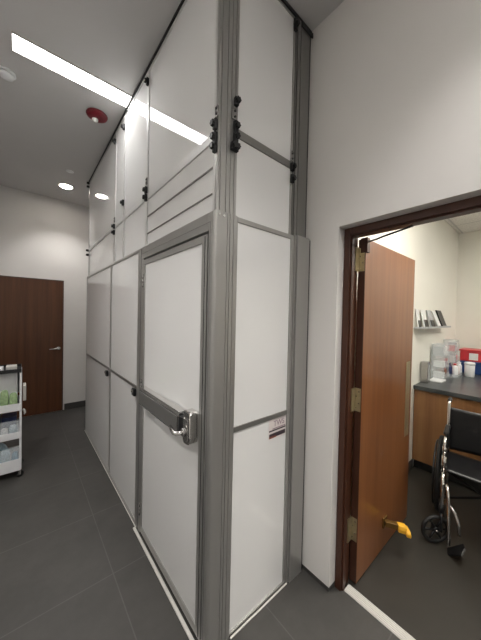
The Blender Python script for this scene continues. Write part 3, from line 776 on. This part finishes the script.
for (y, s) in ((YR, 1), (YL, -1)):
    yi = y - s*.015
    lg = MB()
    lg.tube([(2.395, y-s*.02, .415), (2.345, y-s*.028, .42), (2.318, y-s*.034, .40), (2.308, y-s*.038, .37), (2.285, y-s*.050, .10), (2.282, y-s*.050, .055)], .0105, 12)
    lo = lg.build('leg_rest', M['chrome'], W)
    fp = MB()
    fp.extrude([(-.075,-.03),(.075,-.055),(.085,.0),(.06,.045),(-.075,.03)], (2.27, yi-s*.075, .040), (-.35,-.62*s,.75), (0.9,-.2*s,.35), Vector((.3,.9,.5)), .010)
    fp.build('footplate', M['black'], W, 0.002)
    hl = MB(); hl.tube([(2.34, yi-s*.03, .30), (2.325, yi-s*.06, .27), (2.30, yi-s*.085, .21), (2.295, yi-s*.09, .14)], .010, 8)
    hl.build('heel_loop', M['satin'], W)

ang = R(8); q = Vector((BX, YR, 0)); W.location = q + Matrix.Rotation(ang, 3, 'Z') @ (W.location - q); W.rotation_euler.z = ang

# ------------------------------------------------------------------ supply cart
K = thing('utility_cart', (-.22, 3.48, 0), 'white three-tier rolling utility cart full of supplies before the dark door', 'cart')
cx0, cx1, cy0, cy1 = -.46, .004, 3.30, 3.62
for (x, y) in ((cx0, cy0), (cx1, cy0), (cx0, cy1), (cx1, cy1)):
    sx = 1 if x == cx0 else -1; sy_ = 1 if y == cy0 else -1
    MB().box(min(x, x+sx*.018), max(x, x+sx*.018), min(y, y+sy_*.018), max(y, y+sy_*.018), .075, 1.025).build('corner_post', M['white_plastic'], K, 0.003)
def ctray(z0, z1, m_='white_plastic', name='tray'):
    b = MB(); a0, a1, b0, b1 = cx0+.004, cx1-.004, cy0-.006, cy1+.006
    b.box(a0, a1, b0, b1, z0, z0+.008)
    b.box(a0, a1, b0, b0+.006, z0+.008, z1); b.box(a0, a1, b1-.006, b1, z0+.008, z1)
    b.box(a0, a0+.006, b0+.006, b1-.006, z0+.008, z1); b.box(a1-.006, a1, b0+.006, b1-.006, z0+.008, z1)
    b.build(name, M[m_], K, 0.002)
ctray(.070, .185); ctray(.385, .450); ctray(.655, .728)
box('clear_panel', (cx0+.02, cx1-.02, cy0+.001, cy0+.004, .4505, .565), M['clear'], K)
box('clear_panel', (cx0+.02, cx1-.02, cy0+.001, cy0+.004, .1855, .300), M['clear'], K)
ctray(1.026, 1.062, 'gasket', 'top_tray')
box('back_panel', (cx0+.02, cx1-.018, cy1-.012, cy1-.004, .76, 1.02), M['white_plastic'], K)
box('side_panel', (cx1-.010, cx1-.002, cy0+.02, cy1-.02, .76, 1.02), M['white_plastic'], K)
for (x, y) in ((cx0+.03, cy0+.03), (cx1-.012, cy0+.02), (cx0+.03, cy1-.03), (cx1-.012, cy1-.03)):
    c = MB(); c.cyl((x, y-.011, .03), (x, y+.011, .03), .029, n=24)
    co = c.build('caster', M['rubber'], K)
    MB().box(x-.010, x+.010, y-.016, y-.012, .022, .074).box(x-.010, x+.010, y+.012, y+.016, .022, .074).box(x-.012, x+.012, y-.012, y+.012, .062, .074).build('caster_fork', M['satin'], co)
t = thing('white_bin', (-.2, 3.46, .67), 'white open bin standing in the top tier of the cart', 'bin')
b = MB(); b.box(-.435, -.03, 3.372, 3.376, .665, 1.015); b.box(-.435, -.43, 3.376, 3.57, .665, .98); b.box(-.035, -.03, 3.376, 3.57, .665, 1.015); b.box(-.43, -.035, 3.566, 3.57, .665, 1.015); b.box(-.43, -.035, 3.376, 3.566, .665, .67)
b.build('bin_body', M['white_plastic'], t, 0.002)
t = thing('hanging_box', (.012, 3.42, .75), 'small white box hanging on the side of the cart', 'box')
box('box_body', (.0115, .036, 3.34, 3.48, .735, .885), M['trim_white'], t, 0.004)
t = thing('hook_bracket', (.012, 3.34, .6), 'white plastic hook on the cart side below the hanging box', 'hook')
MB().tube([(.0115, 3.34, .650), (.018, 3.34, .647), (.024, 3.34, .632), (.027, 3.34, .612), (.022, 3.34, .600)], [.009,.010,.010,.008,.006], 12).build('hook_body', M['trim_white'], t)

def pouch(x, y, z, sx, sy2, sz, m_, label, name='supply_packet', group=None, rz=0, cat='packet'):
    """soft rounded packet"""
    b = MB(); n = 10; vs = []; 
    cr, sr_ = math.cos(rz), math.sin(rz)
    rnd = random.Random(int((x*91+y*37+z*53)*1000))
    for i in range(n+1):
        ph = -math.pi/2 + math.pi*i/n
        for j in range(16):
            a = 2*math.pi*j/16
            ex = lambda v, p: math.copysign(abs(v)**p, v)
            px = ex(math.cos(a), .45)*ex(math.cos(ph), .55)*sx/2*(1+.06*rnd.uniform(-1,1))
            py = ex(math.sin(a), .45)*ex(math.cos(ph), .55)*sy2/2*(1+.06*rnd.uniform(-1,1))
            pz = ex(math.sin(ph), .7)*sz/2
            vs.append((x+px*cr-py*sr_, y+px*sr_+py*cr, z+sz/2+pz))
    fs = [(i*16+j, i*16+(j+1)%16, (i+1)*16+(j+1)%16, (i+1)*16+j) for i in range(n) for j in range(16)]
    b.add(vs, fs, True)
    o = b.build(name, M[m_], None)
    return tag(o, label, cat, group)
z1 = .664
for i, (x, h, m_) in enumerate(((-.405,.19,'green_pack'),(-.335,.21,'green_pack'),(-.265,.20,'green_pack'),(-.195,.215,'green_pack'),(-.125,.20,'green_pack'),(-.060,.165,'green_pack'))):
    pouch(x, 3.342, z1, .062, .046, h, m_, ['green supply packet at the left end of the cart top tier', 'green supply packet second from the left on the cart top tier', 'green supply packet third from the left on the cart top tier', 'tall green packet in the cart top tier at the picture edge', 'pale green packet next to the rightmost on the cart top tier', 'short green packet at the right end of the cart top tier'][i], group=None)
box_ = lambda nm, b_, m_, lb, cat: tag(box(nm, b_, M[m_], None, 0.003), lb, cat)
z2 = .3935
box_('supply_box', (-.445, -.30, 3.33, 3.55, z2, .60), 'white_plastic', 'white supply box at the left of the middle tier of the cart', 'box')
box_('supply_box', (-.288, -.155, 3.32, 3.56, z2, .615), 'navy', 'dark navy supply box standing in the middle tier of the cart', 'box')
box_('supply_box', (-.148, -.035, 3.40, 3.56, z2, .575), 'navy', 'shorter navy box at the right rear of the cart middle tier', 'box')
pouch(-.125, 3.345, z2, .055, .06, .10, 'paper', 'crumpled white packet in front of the navy box on the cart')
pouch(-.060, 3.345, z2, .065, .06, .12, 'pale_blue', 'pale blue packet at the right front of the cart middle tier')
z3 = .0835
pouch(-.40, 3.36, z3, .09, .09, .16, 'pale_blue', 'pale blue packet at the left of the cart bottom tier')
pouch(-.30, 3.36, z3, .09, .09, .19, 'blue_pack', 'blue packet second from left in the cart bottom tier')
pouch(-.20, 3.36, z3, .09, .09, .21, 'blue_pack', 'bulging blue packet in the middle of the cart bottom tier')
pouch(-.115, 3.36, z3, .075, .09, .20, 'pale_blue', 'light blue packet beside the rightmost in the cart bottom tier')
pouch(-.045, 3.36, z3, .055, .09, .15, 'blue_pack', 'small blue packet at the right end of the cart bottom tier')
pouch(-.25, 3.50, z3, .30, .12, .22, 'pale_blue', 'large pale blue bag at the back of the cart bottom tier', cat='bag')
zt = 1.0345
box_('glove_box', (-.42, -.24, 3.36, 3.50, zt, zt+.055), 'white_plastic', 'white glove box lying at the left on the cart top', 'box')
box_('glove_box', (-.20, -.135, 3.33, 3.45, zt, zt+.045), 'white_plastic', 'small white box in the middle of the cart top', 'box')
box_('glove_box', (-.115, -.035, 3.33, 3.45, zt, zt+.052), 'trim_white', 'small white box at the right end of the cart top', 'box')
